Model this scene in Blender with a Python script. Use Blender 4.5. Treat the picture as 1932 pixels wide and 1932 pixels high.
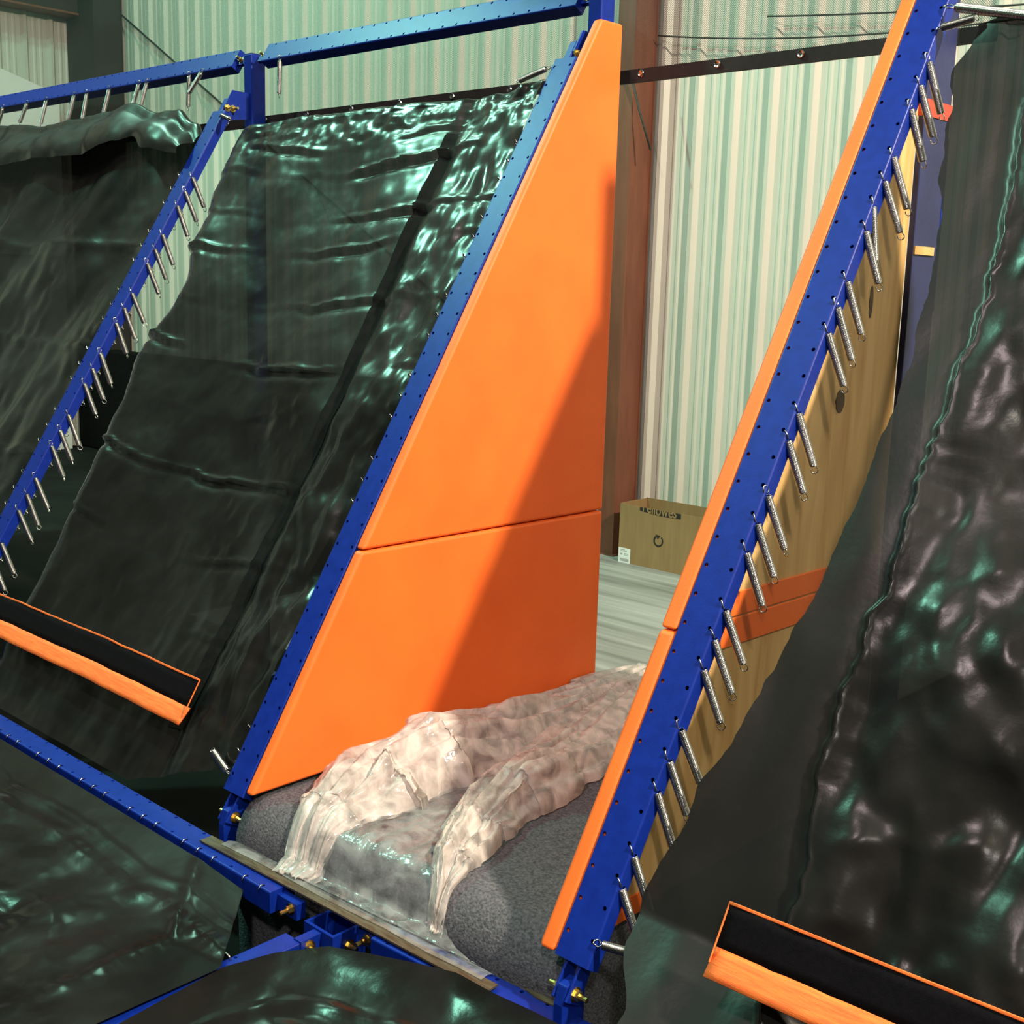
import bpy, bmesh, math, random
from mathutils import Vector, Matrix, noise

random.seed(7)
for o in list(bpy.data.objects):
    bpy.data.objects.remove(o, do_unlink=True)
scene = bpy.context.scene
col = scene.collection

# ------------------------------------------------------------------ camera
CAM = Vector((1.61284, -1.96144, 1.78284))
RGT = Vector((0.73024745, 0.68261188, 0.02792291))
UPV = Vector((-0.1445745, 0.11445902, 0.98285164))
FWD = Vector((-0.66771018, 0.72176184, -0.18227168))
cam_data = bpy.data.cameras.new('camera')
cam = bpy.data.objects.new('camera', cam_data)
col.objects.link(cam)
cam.matrix_world = Matrix(((RGT.x, UPV.x, -FWD.x, CAM.x), (RGT.y, UPV.y, -FWD.y, CAM.y), (RGT.z, UPV.z, -FWD.z, CAM.z), (0, 0, 0, 1)))
cam_data.sensor_width = 36.0
cam_data.lens = 42.3566
cam_data.clip_start = 0.05
cam_data.clip_end = 100
scene.camera = cam

# ------------------------------------------------------------------ world, lamps, exposure
world = bpy.data.worlds.new('world'); scene.world = world
world.use_nodes = True
world.node_tree.nodes['Background'].inputs['Color'].default_value = (0.75, 0.9, 0.82, 1)
world.node_tree.nodes['Background'].inputs['Strength'].default_value = 0.01

def disk_lamp(name, loc, target, power, colour, size=0.45):
    d = bpy.data.lights.new(name, 'AREA'); d.shape = 'DISK'; d.size = size
    d.energy = power; d.color = colour
    o = bpy.data.objects.new(name, d); col.objects.link(o)
    o.location = loc
    o.rotation_euler = (Vector(target) - Vector(loc)).to_track_quat('-Z', 'Y').to_euler()
    return o
disk_lamp('high_bay_lamp_warm', (5.3, 1.1, 7.1), (-0.6, 0.8, 0.8), 1400, (1.0, 0.87, 0.68), 0.42)
disk_lamp('high_bay_lamp_teal', (-7.5, -0.7, 8.15), (-3.0, 1.5, 1.2), 560, (0.36, 1.0, 0.72), 0.36)
disk_lamp('fill_light_teal_far', (-8.5, 2.2, 8.2), (-6.5, 5.5, 2.5), 210, (0.45, 1.0, 0.72), 0.5)  # added fill, brightens the left part of the back wall
disk_lamp('high_bay_lamp_middle', (-0.8, -3.6, 7.6), (-0.8, 0.5, 0.5), 280, (1.0, 0.80, 0.78), 0.5)
disk_lamp('fill_light_back', (5.5, -6.0, 7.6), (-1.0, 5, 1.5), 430, (1.0, 0.93, 0.82), 0.5)  # added fill behind the viewer, evens out the wall and front faces

scene.view_settings.view_transform = 'Standard'
scene.view_settings.look = 'None'
scene.view_settings.gamma = 1.0
scene.view_settings.use_curve_mapping = False
scene.view_settings.exposure = 0.0

# ------------------------------------------------------------------ frame of the sloped wall
TH = 1.0226314
SZ0 = 0.3540924
CT, ST = math.cos(TH), math.sin(TH)
def SP(x, s, o=0.0):
    """point on the sloped plane: x along the row, s up the slope, o out of it"""
    return Vector((x, CT * s - ST * o, SZ0 + ST * s + CT * o))
XA, XB, XC = -3.4065, -1.31, 0.0
RW = 0.0966
PITCH = 0.0763
FLOOR_Z = -0.22

# ------------------------------------------------------------------ materials
def new_mat(name):
    m = bpy.data.materials.new(name); m.use_nodes = True
    return m, m.node_tree.nodes, m.node_tree.links, m.node_tree.nodes['Principled BSDF'], m.node_tree.nodes['Material Output']

def ramp(nodes, c0, c1, p0=0.35, p1=0.65):
    r = nodes.new('ShaderNodeValToRGB')
    r.color_ramp.elements[0].position = p0; r.color_ramp.elements[0].color = (*c0, 1)
    r.color_ramp.elements[1].position = p1; r.color_ramp.elements[1].color = (*c1, 1)
    return r

def noisy(name, c0, c1, scale=8, rough=0.5, metal=0.0, bump=0.0, bscale=None, stretch=(1, 1, 1), detail=5, spec=0.5, coat=0.0, transp=0.0, rough2=None, lo=0.35, hi=0.65):
    m, n, l, b, out = new_mat(name)
    tc = n.new('ShaderNodeTexCoord'); mp = n.new('ShaderNodeMapping'); mp.inputs['Scale'].default_value = stretch
    l.new(tc.outputs['Object'], mp.inputs['Vector'])
    nz = n.new('ShaderNodeTexNoise'); nz.inputs['Scale'].default_value = scale; nz.inputs['Detail'].default_value = detail
    l.new(mp.outputs['Vector'], nz.inputs['Vector'])
    r = ramp(n, c0, c1, lo, hi); l.new(nz.outputs['Fac'], r.inputs['Fac']); l.new(r.outputs['Color'], b.inputs['Base Color'])
    b.inputs['Roughness'].default_value = rough; b.inputs['Metallic'].default_value = metal
    b.inputs['Specular IOR Level'].default_value = spec
    if coat: b.inputs['Coat Weight'].default_value = coat; b.inputs['Coat Roughness'].default_value = 0.12
    if rough2 is not None:
        mr = n.new('ShaderNodeMapRange'); mr.inputs['To Min'].default_value = rough; mr.inputs['To Max'].default_value = rough2
        mr.inputs['From Min'].default_value = 0.35; mr.inputs['From Max'].default_value = 0.65
        l.new(nz.outputs['Fac'], mr.inputs['Value']); l.new(mr.outputs['Result'], b.inputs['Roughness'])
    if bump:
        nb = n.new('ShaderNodeTexNoise'); nb.inputs['Scale'].default_value = bscale or scale * 6; nb.inputs['Detail'].default_value = 4
        l.new(mp.outputs['Vector'], nb.inputs['Vector'])
        bp = n.new('ShaderNodeBump'); bp.inputs['Strength'].default_value = bump; bp.inputs['Distance'].default_value = 0.01
        l.new(nb.outputs['Fac'], bp.inputs['Height']); l.new(bp.outputs['Normal'], b.inputs['Normal'])
    if transp:
        t = n.new('ShaderNodeBsdfTransparent'); mx = n.new('ShaderNodeMixShader'); mx.inputs['Fac'].default_value = transp
        l.new(b.outputs['BSDF'], mx.inputs[1]); l.new(t.outputs['BSDF'], mx.inputs[2]); l.new(mx.outputs['Shader'], out.inputs['Surface'])
    return m

M = {}
M['blue'] = noisy('blue_powder_coat', (0.002, 0.0165, 0.20), (0.003, 0.021, 0.24), 30, 0.42, bump=0.03, bscale=220, spec=0.22)
M['blue_shaded'] = noisy('blue_tube_inside_shaded', (0.004, 0.012, 0.10), (0.005, 0.015, 0.12), 20, 0.6)  # darker copy of the blue, shade of the tube interior put into its colour
M['navy'] = noisy('navy_wrap_shaded', (0.011, 0.016, 0.075), (0.015, 0.022, 0.095), 12, 0.55, bump=0.05)  # base colour lowered to carry the shade falling on the post
M['orange'] = noisy('orange_vinyl', (0.86, 0.146, 0.020), (0.90, 0.166, 0.023), 5, 0.5, bump=0.05, bscale=160, spec=0.35)
M['orange_web'] = noisy('orange_webbing', (0.80, 0.13, 0.02), (0.92, 0.20, 0.03), 14, 0.7, stretch=(1, 12, 12), bump=0.2, bscale=60)
M['red'] = noisy('red_tape', (0.55, 0.04, 0.02), (0.65, 0.06, 0.03), 20, 0.5)
M['velcro'] = noisy('black_hook_tape', (0.0035, 0.0032, 0.0045), (0.005, 0.0045, 0.006), 90, 0.95, bump=0.3, bscale=600, spec=0.08)
M['mat'] = noisy('black_woven_mat', (0.0065, 0.0066, 0.0062), (0.0115, 0.0115, 0.0108), 3.5, 0.21, bump=0.04, bscale=40, spec=0.27, transp=0.036, rough2=0.31)
M['mat_body'] = noisy('black_woven_mat_body', (0.0075, 0.0074, 0.0072), (0.0135, 0.0132, 0.0128), 3.5, 0.24, bump=0.05, bscale=60, spec=0.21, transp=0.015, rough2=0.36)
M['mat_thin'] = noisy('black_mesh_border', (0.010, 0.0102, 0.0098), (0.015, 0.015, 0.0145), 3.5, 0.34, bump=0.04, bscale=60, spec=0.2, transp=0.035)
M['mat_floor'] = noisy('black_bed_weave', (0.0065, 0.0062, 0.0056), (0.012, 0.0112, 0.0102), 3.5, 0.17, bump=0.05, bscale=40, spec=0.14, transp=0.01, rough2=0.30)
M['webbing'] = noisy('black_webbing', (0.004, 0.004, 0.004), (0.007, 0.007, 0.007), 30, 0.85, bump=0.15, bscale=200, spec=0.08)
M['steel'] = noisy('zinc_spring_wire', (0.40, 0.40, 0.39), (0.50, 0.50, 0.48), 30, 0.24, metal=1.0)
M['brass'] = noisy('yellow_zinc_bolt', (0.55, 0.40, 0.12), (0.75, 0.58, 0.22), 60, 0.3, metal=1.0)
M['bare_bar'] = noisy('bare_steel_bar', (0.060, 0.048, 0.030), (0.115, 0.095, 0.062), 18, 0.30, metal=0.35, stretch=(1, 5, 5), rough2=0.5, bump=0.05)
M['brown'] = noisy('red_oxide_steel', (0.145, 0.048, 0.026), (0.19, 0.066, 0.036), 4, 0.55, stretch=(3, 3, 0.6))
M['dark_steel'] = noisy('dark_oxide_steel', (0.015, 0.011, 0.009), (0.023, 0.017, 0.014), 4, 0.6)
M['wall'] = noisy('painted_wall_sheet', (0.535, 0.525, 0.455), (0.565, 0.555, 0.485), 1.2, 0.42, stretch=(4, 4, 0.25), spec=0.4)
M['wall_plain'] = noisy('pale_wall_sheet', (0.26, 0.31, 0.28), (0.31, 0.36, 0.33), 1.0, 0.6)
M['ceiling'] = noisy('roof_insulation', (0.22, 0.23, 0.22), (0.27, 0.28, 0.27), 2.0, 0.8)
M['floor'] = noisy('shade_dark_concrete', (0.012, 0.012, 0.012), (0.020, 0.020, 0.019), 2.2, 0.95, bump=0.05, spec=0.05)  # colour darkened so gaps under the mats show as black shade
M['deck'] = noisy('film_covered_deck', (0.18, 0.172, 0.166), (0.38, 0.365, 0.352), 2.2, 0.45, stretch=(0.35, 5.0, 1), bump=0.1, bscale=14, rough2=0.65, lo=0.3, hi=0.7)
M['hem'] = noisy('black_net_hem', (0.006, 0.005, 0.005), (0.010, 0.009, 0.009), 40, 0.75)
M['kraft'] = noisy('kraft_cardboard', (0.245, 0.150, 0.062), (0.285, 0.178, 0.075), 5, 0.8, stretch=(6, 6, 0.6))
M['ink'] = noisy('black_box_print', (0.012, 0.009, 0.005), (0.018, 0.013, 0.008), 40, 0.8)
M['paper'] = noisy('white_sticker', (0.72, 0.72, 0.70), (0.78, 0.78, 0.76), 10, 0.6)
M['grey_ink'] = noisy('grey_label_print', (0.25, 0.25, 0.26), (0.33, 0.33, 0.34), 60, 0.7)
M['white'] = noisy('white_board', (0.74, 0.72, 0.70), (0.80, 0.78, 0.76), 2, 0.5)
M['cable'] = noisy('dark_cable', (0.02, 0.025, 0.022), (0.03, 0.035, 0.03), 10, 0.6)
M['carpet'] = noisy('grey_loop_carpet', (0.050, 0.052, 0.062), (0.135, 0.135, 0.150), 130, 0.95, bump=0.5, bscale=170, spec=0.1, detail=3, lo=0.3, hi=0.7)

def plywood_mat():
    m, n, l, b, out = new_mat('pine_plywood')
    tc = n.new('ShaderNodeTexCoord'); mp = n.new('ShaderNodeMapping'); mp.inputs['Scale'].default_value = (1, 5.0, 0.55)
    l.new(tc.outputs['Object'], mp.inputs['Vector'])
    w = n.new('ShaderNodeTexNoise'); w.inputs['Scale'].default_value = 2.6; w.inputs['Detail'].default_value = 7; w.inputs['Distortion'].default_value = 1.1
    l.new(mp.outputs['Vector'], w.inputs['Vector'])
    r = ramp(n, (0.50, 0.275, 0.085), (0.70, 0.45, 0.18), 0.3, 0.62); l.new(w.outputs['Fac'], r.inputs['Fac'])
    l.new(r.outputs['Color'], b.inputs['Base Color']); b.inputs['Roughness'].default_value = 0.62
    return m
M['ply'] = plywood_mat()
M['knot'] = noisy('dark_wood_knot', (0.055, 0.030, 0.014), (0.10, 0.055, 0.024), 30, 0.7)

def net_mat():
    m, n, l, b, out = new_mat('fine_black_net')
    tc = n.new('ShaderNodeTexCoord'); mp = n.new('ShaderNodeMapping')
    mp.inputs['Rotation'].default_value = (0, math.radians(45), 0)
    l.new(tc.outputs['Object'], mp.inputs['Vector'])
    facs = []
    for d in ('X', 'Z'):
        w = n.new('ShaderNodeTexWave'); w.wave_type = 'BANDS'; w.bands_direction = d
        w.inputs['Scale'].default_value = 62.0
        l.new(mp.outputs['Vector'], w.inputs['Vector']); facs.append(w)
    mx = n.new('ShaderNodeMath'); mx.operation = 'MAXIMUM'
    l.new(facs[0].outputs['Fac'], mx.inputs[0]); l.new(facs[1].outputs['Fac'], mx.inputs[1])
    gt = n.new('ShaderNodeMath'); gt.operation = 'GREATER_THAN'; gt.inputs[1].default_value = 0.905
    l.new(mx.outputs[0], gt.inputs[0])
    t = n.new('ShaderNodeBsdfTransparent'); ms = n.new('ShaderNodeMixShader')
    b.inputs['Base Color'].default_value = (0.03, 0.035, 0.033, 1); b.inputs['Roughness'].default_value = 0.6
    l.new(gt.outputs[0], ms.inputs['Fac']); l.new(t.outputs['BSDF'], ms.inputs[1]); l.new(b.outputs['BSDF'], ms.inputs[2])
    l.new(ms.outputs['Shader'], out.inputs['Surface'])
    return m
M['net'] = net_mat()

def film_mat(name, colour, lo, hi, rough, scale):
    m, n, l, b, out = new_mat(name)
    tc = n.new('ShaderNodeTexCoord'); nz = n.new('ShaderNodeTexNoise'); nz.inputs['Scale'].default_value = scale; nz.inputs['Detail'].default_value = 6
    nz.inputs['Distortion'].default_value = 1.2
    l.new(tc.outputs['Object'], nz.inputs['Vector'])
    mr = n.new('ShaderNodeMapRange'); mr.inputs['From Min'].default_value = 0.33; mr.inputs['From Max'].default_value = 0.67
    mr.inputs['To Min'].default_value = lo; mr.inputs['To Max'].default_value = hi
    l.new(nz.outputs['Fac'], mr.inputs['Value'])
    b.inputs['Base Color'].default_value = (*colour, 1); b.inputs['Roughness'].default_value = rough
    tr = n.new('ShaderNodeBsdfTranslucent'); tr.inputs['Color'].default_value = (*colour, 1)
    m1 = n.new('ShaderNodeMixShader'); m1.inputs['Fac'].default_value = 0.3
    l.new(b.outputs['BSDF'], m1.inputs[1]); l.new(tr.outputs['BSDF'], m1.inputs[2])
    gl = n.new('ShaderNodeBsdfGlossy'); gl.inputs['Roughness'].default_value = 0.12; gl.inputs['Color'].default_value = (0.9, 0.9, 0.9, 1)
    t = n.new('ShaderNodeBsdfTransparent'); fr = n.new('ShaderNodeFresnel'); fr.inputs['IOR'].default_value = 1.45
    m0 = n.new('ShaderNodeMixShader'); l.new(fr.outputs['Fac'], m0.inputs['Fac'])
    l.new(t.outputs['BSDF'], m0.inputs[1]); l.new(gl.outputs['BSDF'], m0.inputs[2])
    m2 = n.new('ShaderNodeMixShader'); l.new(mr.outputs['Result'], m2.inputs['Fac'])
    l.new(m0.outputs['Shader'], m2.inputs[1]); l.new(m1.outputs['Shader'], m2.inputs[2])
    l.new(m2.outputs['Shader'], out.inputs['Surface'])
    nb = n.new('ShaderNodeTexNoise'); nb.inputs['Scale'].default_value = 28; nb.inputs['Detail'].default_value = 4
    l.new(tc.outputs['Object'], nb.inputs['Vector'])
    bp = n.new('ShaderNodeBump'); bp.inputs['Strength'].default_value = 0.35; bp.inputs['Distance'].default_value = 0.01
    l.new(nb.outputs['Fac'], bp.inputs['Height'])
    for q in (b, gl, tr): l.new(bp.outputs['Normal'], q.inputs['Normal'])
    return m
M['film_milky'] = film_mat('bunched_plastic_film', (0.84, 0.77, 0.72), 0.28, 0.86, 0.4, 11)
M['film_clear'] = film_mat('clear_plastic_film', (0.66, 0.70, 0.70), 0.06, 0.40, 0.3, 9)

# ------------------------------------------------------------------ mesh helpers
class MB:
    def __init__(self): self.v = []; self.f = []
    def add(self, verts, faces):
        k = len(self.v); self.v += [tuple(p) for p in verts]; self.f += [tuple(i + k for i in f) for f in faces]
        return self
    def box(self, x0, x1, y0, y1, z0, z1, fn=None):
        vs = [Vector((x, y, z)) for x in (x0, x1) for y in (y0, y1) for z in (z0, z1)]
        if fn: vs = [fn(*p) for p in vs]
        return self.add(vs, [(0, 1, 3, 2), (4, 6, 7, 5), (0, 4, 5, 1), (2, 3, 7, 6), (0, 2, 6, 4), (1, 5, 7, 3)])
    def prism(self, poly, h0, h1, fn):
        """polygon of (a, b), extruded between h0 and h1, mapped by fn(a, b, h)"""
        n = len(poly)
        vs = [fn(a, b, h0) for a, b in poly] + [fn(a, b, h1) for a, b in poly]
        fs = [tuple(range(n))[::-1], tuple(range(n, 2 * n))] + [(i, (i + 1) % n, n + (i + 1) % n, n + i) for i in range(n)]
        return self.add(vs, fs)
    def tube(self, pts, r, seg=6, caps=True):
        pts = [Vector(p) for p in pts]; rings = []; up = None
        for i, p in enumerate(pts):
            d = (pts[min(i + 1, len(pts) - 1)] - pts[max(i - 1, 0)]).normalized()
            if up is None:
                up = d.orthogonal().normalized()
            else:
                up = (up - d * up.dot(d)); up = up.normalized() if up.length > 1e-6 else d.orthogonal().normalized()
            sd = d.cross(up); rr = r[i] if isinstance(r, (list, tuple)) else r
            rings.append([p + up * (math.cos(2 * math.pi * j / seg) * rr) + sd * (math.sin(2 * math.pi * j / seg) * rr) for j in range(seg)])
        vs = [q for rg in rings for q in rg]
        fs = [(i * seg + j, i * seg + (j + 1) % seg, (i + 1) * seg + (j + 1) % seg, (i + 1) * seg + j) for i in range(len(pts) - 1) for j in range(seg)]
        if caps: fs += [tuple(range(seg))[::-1], tuple(range((len(pts) - 1) * seg, len(pts) * seg))]
        return self.add(vs, fs)
    def grid(self, nu, nv, fn):
        vs = [fn(i / nu, j / nv) for j in range(nv + 1) for i in range(nu + 1)]
        fs = [(j * (nu + 1) + i, j * (nu + 1) + i + 1, (j + 1) * (nu + 1) + i + 1, (j + 1) * (nu + 1) + i) for j in range(nv) for i in range(nu)]
        return self.add(vs, fs)
    def mesh(self, name):
        me = bpy.data.meshes.new(name); me.from_pydata([tuple(p) for p in self.v], [], self.f)
        bm = bmesh.new(); bm.from_mesh(me); bmesh.ops.recalc_face_normals(bm, faces=bm.faces); bm.to_mesh(me); bm.free()
        me.update(); return me
    def build(self, name, mat, parent=None, smooth=False, label=None, bevel=0.0):
        return link(name, self.mesh(name), mat, parent, smooth, label, bevel)

def link(name, me, mat, parent=None, smooth=False, label=None, bevel=0.0):
    o = bpy.data.objects.new(name, me); col.objects.link(o)
    if mat is not None and not me.materials: me.materials.append(M[mat])
    if smooth:
        for p in me.polygons: p.use_smooth = True
    if bevel:
        b = o.modifiers.new('bevel', 'BEVEL'); b.width = bevel; b.segments = 2; b.limit_method = 'ANGLE'
    if parent is not None:
        o.parent = parent
        if parent.type == 'EMPTY' or True:
            o.matrix_parent_inverse = parent.matrix_basis.inverted()
    if label: o['label'] = label
    return o

def thing(name, label, cat, loc=(0, 0, 0), group=None, kind=None):
    o = bpy.data.objects.new(name, None); col.objects.link(o)
    o.location = loc; o.empty_display_size = 0.05
    o['label'] = label; o['category'] = cat
    if group: o['group'] = group
    if kind: o['kind'] = kind
    return o
def tag(o, label, cat, group=None, kind=None):
    o['label'] = label; o['category'] = cat
    if group: o['group'] = group
    if kind: o['kind'] = kind
    return o
def struct(o, label, cat='structure'):
    o['kind'] = 'structure'; o['label'] = label; o['category'] = cat
    return o
def fbm(x, y, z=0.0, oct=4, H=0.8):
    return noise.fractal(Vector((x, y, z)), H, 2.0, oct)
def lerp_list(pts, t):
    if t <= pts[0][0]: return pts[0][1]
    for (a, p), (b, q) in zip(pts, pts[1:]):
        if t <= b:
            k = (t - a) / (b - a); k = k * k * (3 - 2 * k); return p + (q - p) * k
    return pts[-1][1]

# ------------------------------------------------------------------ hall: floor, walls, ceiling
WY = 5.5
struct(MB().box(-12.2, 12, -12, 5.8, FLOOR_Z - 0.15, FLOOR_Z).build('floor', 'floor'), 'concrete floor of the hall, coloured dark for the shade under the mats', 'floor')
t_deck = MB().box(-4.6, -0.9, 1.9, 5.44, FLOOR_Z, FLOOR_Z + 0.012).build('floor_sheeting', 'deck', bevel=0.003)
tag(t_deck, 'grey streaky floor sheeting in front of the corrugated wall under the cardboard box', 'floor sheet')
tag(MB().box(-12.0, -4.9, 5.05, 5.30, FLOOR_Z, 0.95).build('low_partition', 'webbing', bevel=0.02), 'low black partition along the wall behind the left mats', 'partition')
wb = struct(MB().box(-12.2, 12, WY + 0.02, WY + 0.1, FLOOR_Z, 9).build('wall_back', 'wall'), 'pale corrugated metal wall behind the trampoline frame', 'wall')
RIB = 0.305
def panel_mesh():
    base = []
    prof = []
    for k in range(3):
        c = k * RIB
        prof += [(c - 0.046, 0), (c - 0.016, 0.036), (c + 0.016, 0.036), (c + 0.046, 0)]
        for mcx in (0.115, 0.19):
            prof += [(c + mcx - 0.022, 0), (c + mcx - 0.008, 0.007), (c + mcx + 0.008, 0.007), (c + mcx + 0.022, 0)]
    prof.append((3 * RIB - 0.046, 0))
    m = MB(); n = len(prof)
    vs = [Vector((x, -y, z)) for z in (FLOOR_Z, 9.0) for x, y in prof]
    m.add(vs, [(i, i + 1, n + i + 1, n + i) for i in range(n - 1)])
    return m.mesh('panel')
pm = panel_mesh(); pm.materials.append(M['wall'])
RX0 = -3.584 - 9 * 3 * RIB
i = 0
while RX0 + i * 3 * RIB < 4.0:
    o = link('panel', pm, None, wb); o.location = (RX0 + i * 3 * RIB, WY, 0); i += 1
wl = struct(MB().box(-12.15, -12.05, -12, 5.8, FLOOR_Z, 9).build('wall_left', 'wall_plain'), 'pale green metal end wall far to the left', 'wall')
for k in range(7):
    o = link('panel', pm, None, wl); o.rotation_euler = (0, 0, math.radians(90)); o.location = (-12.04, WY - 0.9 - k * 3 * RIB, 0)
struct(MB().box(11.9, 12, -12, 5.8, FLOOR_Z, 9).build('wall_right', 'wall_plain'), 'pale metal wall of the hall on the right', 'wall')
struct(MB().box(-12.2, 12, -12, -11.9, FLOOR_Z, 9).build('wall_front', 'wall_plain'), 'pale metal wall of the hall behind the viewer', 'wall')
struct(MB().box(-12.2, 12, -12, 5.8, 9, 9.1).build('ceiling', 'ceiling'), 'insulated metal roof of the hall', 'ceiling')

def i_column(name, label, x0, x1, y0, y1, z1, mat):
    t = thing(name, label, 'column', ((x0 + x1) / 2, (y0 + y1) / 2, FLOOR_Z))
    xc = (x0 + x1) / 2
    MB().box(x0, x1, y0, y0 + 0.014, FLOOR_Z + 0.02, z1).build('front_flange', mat, t)
    MB().box(x0, x1, y1 - 0.014, y1, FLOOR_Z + 0.02, z1).build('back_flange', mat, t)
    MB().box(x1 - 0.03, x1 - 0.012, y0 + 0.014, y1 - 0.014, FLOOR_Z + 0.02, z1).build('web', mat, t)
    MB().box(x0 - 0.03, x1 + 0.03, y0 - 0.03, y1 , FLOOR_Z, FLOOR_Z + 0.02).build('base_plate', mat, t)
    return t
i_column('steel_column', 'red-brown steel column standing against the corrugated wall beside the cardboard box', -4.10, -3.945, 5.19, 5.46, 8.9, 'brown')
i_column('steel_column', 'dark steel corner column at the far left end of the wall', -12.03, -11.42, 5.1, 5.45, 8.9, 'dark_steel')
t = thing('roof_beam', 'dark steel beam running along the far left end wall', 'beam', (-11.8, 1.0, 4.65))
MB().box(-12.03, -11.72, -9, 5.09, 4.65, 4.67).build('bottom_flange', 'brown', t)
MB().box(-11.76, -11.74, -9, 5.09, 4.67, 5.4).build('web', 'dark_steel', t)
MB().box(-12.03, -11.72, -9, 5.09, 5.4, 5.42).build('top_flange', 'dark_steel', t)
t = thing('white_board', 'white board with a sloping top edge leaning on the far left wall', 'board', (-11.85, 4.5, FLOOR_Z))
MB().prism([(3.2, FLOOR_Z), (4.86, FLOOR_Z), (4.86, 3.78), (4.2, 3.97), (3.2, 4.2)], -11.88, -11.80, lambda a, b, h: Vector((h, a, b))).build('sheet', 'white', t)
MB().box(-11.80, -11.775, 3.2, 4.86, 2.0, 2.09).build('batten', 'white', t)

tag(MB().tube([(-11.38, 5.42, 4.67), (-9.396, 5.42, 3.538), (-6.5, 5.42, 1.88), (-4.2, 5.42, 0.6)], 0.011, 6).build('brace_rod', 'cable', smooth=True), 'thin dark brace rod crossing the green-lit part of the corrugated wall', 'rod')
tag(MB().tube([(-3.94, 5.15, 3.32), (-3.86, 5.17, 3.05), (-3.76, 5.19, 2.78)], 0.008, 6).build('brace_rod', 'cable', smooth=True), 'short dark rod across the red-brown column', 'rod')
def sag(x0, z0, x1, z1, d):
    return [(x0 + (x1 - x0) * k / 16, 5.40, z0 + (z1 - z0) * k / 16 - d * 4 * (k / 16) * (1 - k / 16)) for k in range(17)]
tag(MB().tube(sag(-3.9, 3.60, -1.2, 3.40, 0.06), 0.006, 5).build('cable', 'cable', smooth=True), 'lower thin dark cable strung along the pale wall behind the net', 'cable')
tag(MB().tube(sag(-3.0, 3.62, 0.6, 3.42, 0.05), 0.006, 5).build('cable', 'cable', smooth=True), 'upper thin dark cable strung along the pale wall near the orange-edged rail', 'cable')

# ------------------------------------------------------------------ perforated blue tubes
def tube_mesh(fn, a0, a1, holes_a, b0, b1, hb, depth, hole_r=0.0056, r=0.005, left=True, holes_on=(True, True), back=True):
    """perforated tube: a along the length, b across the wide face, c out of it; fn maps to world"""
    m = MB()
    rows = sorted(h for h in holes_a if a0 + 0.012 < h < a1 - 0.012)
    half = PITCH / 2
    cuts = [a0] + ([rows[0] - half] if rows and rows[0] - half > a0 + 1e-4 else [])
    cells = []
    if rows:
        lo = max(a0, rows[0] - half); hi = min(a1, rows[-1] + half)
        if lo > a0 + 1e-4: cells.append((a0, lo, None))
        e = lo
        for k, h in enumerate(rows):
            nx = (h + rows[k + 1]) / 2 if k + 1 < len(rows) else hi
            cells.append((e, nx, h)); e = nx
        if hi < a1 - 1e-4: cells.append((hi, a1, None))
    else:
        cells.append((a0, a1, None))
    bl, br = b0 + r, b1 - r; bm_ = (b0 + b1) / 2
    for (c0, c1, h) in cells:
        for ci, (u0, u1, hc) in enumerate(((bl, bm_, hb[0]), (bm_, br, hb[1]))):
            if h is None or not holes_on[ci]:
                m.add([fn(c0, u0, 0), fn(c0, u1, 0), fn(c1, u1, 0), fn(c1, u0, 0)], [(0, 1, 2, 3)])
                continue
            um = (u0 + u1) / 2; cm = (c0 + c1) / 2
            outer = [(c0, u0), (c0, um), (c0, u1), (cm, u1), (c1, u1), (c1, um), (c1, u0), (cm, u0)]
            inner = []
            for (pa, pb) in outer:
                ang = math.atan2(pb - hc, pa - h)
                inner.append((h, hc))
            angs = [225, 270, 315, 0, 45, 90, 135, 180]
            inner = []
            for ag in angs:
                q = math.radians(ag)
                inner.append((h + math.sin(q) * hole_r, hc + math.cos(q) * hole_r))
            # outer order starts at (c0,u0): direction (-a,-b) -> sin<0, cos<0 : 225 deg
            vs = [fn(a, b, 0) for a, b in outer] + [fn(a, b, 0) for a, b in inner] + [fn(a, b, -0.005) for a, b in inner]
            fs = [(i, (i + 1) % 8, 8 + (i + 1) % 8, 8 + i) for i in range(8)] + [(8 + i, 8 + (i + 1) % 8, 16 + (i + 1) % 8, 16 + i) for i in range(8)]
            m.add(vs, fs)
    # rounded long edges, sides and back
    arcs = []
    for k in range(4):
        q = math.pi / 2 * k / 3
        arcs.append((r * math.sin(q), -r * (1 - math.cos(q))))
    right = [(br + x, c) for x, c in arcs] + [(b1, -depth)]
    lft = [(bl - x, c) for x, c in arcs] + ([(b0, -depth)] if left else [(b0, -0.007)])
    for prof in (right, lft):
        n = len(prof)
        m.add([fn(a, b, c) for a in (a0, a1) for b, c in prof], [(i, i + 1, n + i + 1, n + i) for i in range(n - 1)])
    if back:
        m.add([fn(a, b, -depth) for a in (a0, a1) for b in (b0, b1)], [(0, 1, 3, 2)])
    # end caps
    for a in (a0, a1):
        prof = lft[::-1] + right if left else lft[::-1] + right + [(b1 - 0.006, -depth), (b1 - 0.006, -0.007)]
        m.add([fn(a, b, c) for b, c in prof], [tuple(range(len(prof)))])
    return m

def bolt(mb, p, d, r=0.011, length=0.045):
    """hex bolt head, washer and threaded end along direction d"""
    p = Vector(p); d = Vector(d).normalized()
    mb.tube([p - d * 0.004, p], r * 1.5, 10)
    mb.tube([p, p + d * 0.012], r, 6)
    mb.tube([p + d * 0.012, p + d * length], r * 0.55, 8)
    return mb

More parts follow.
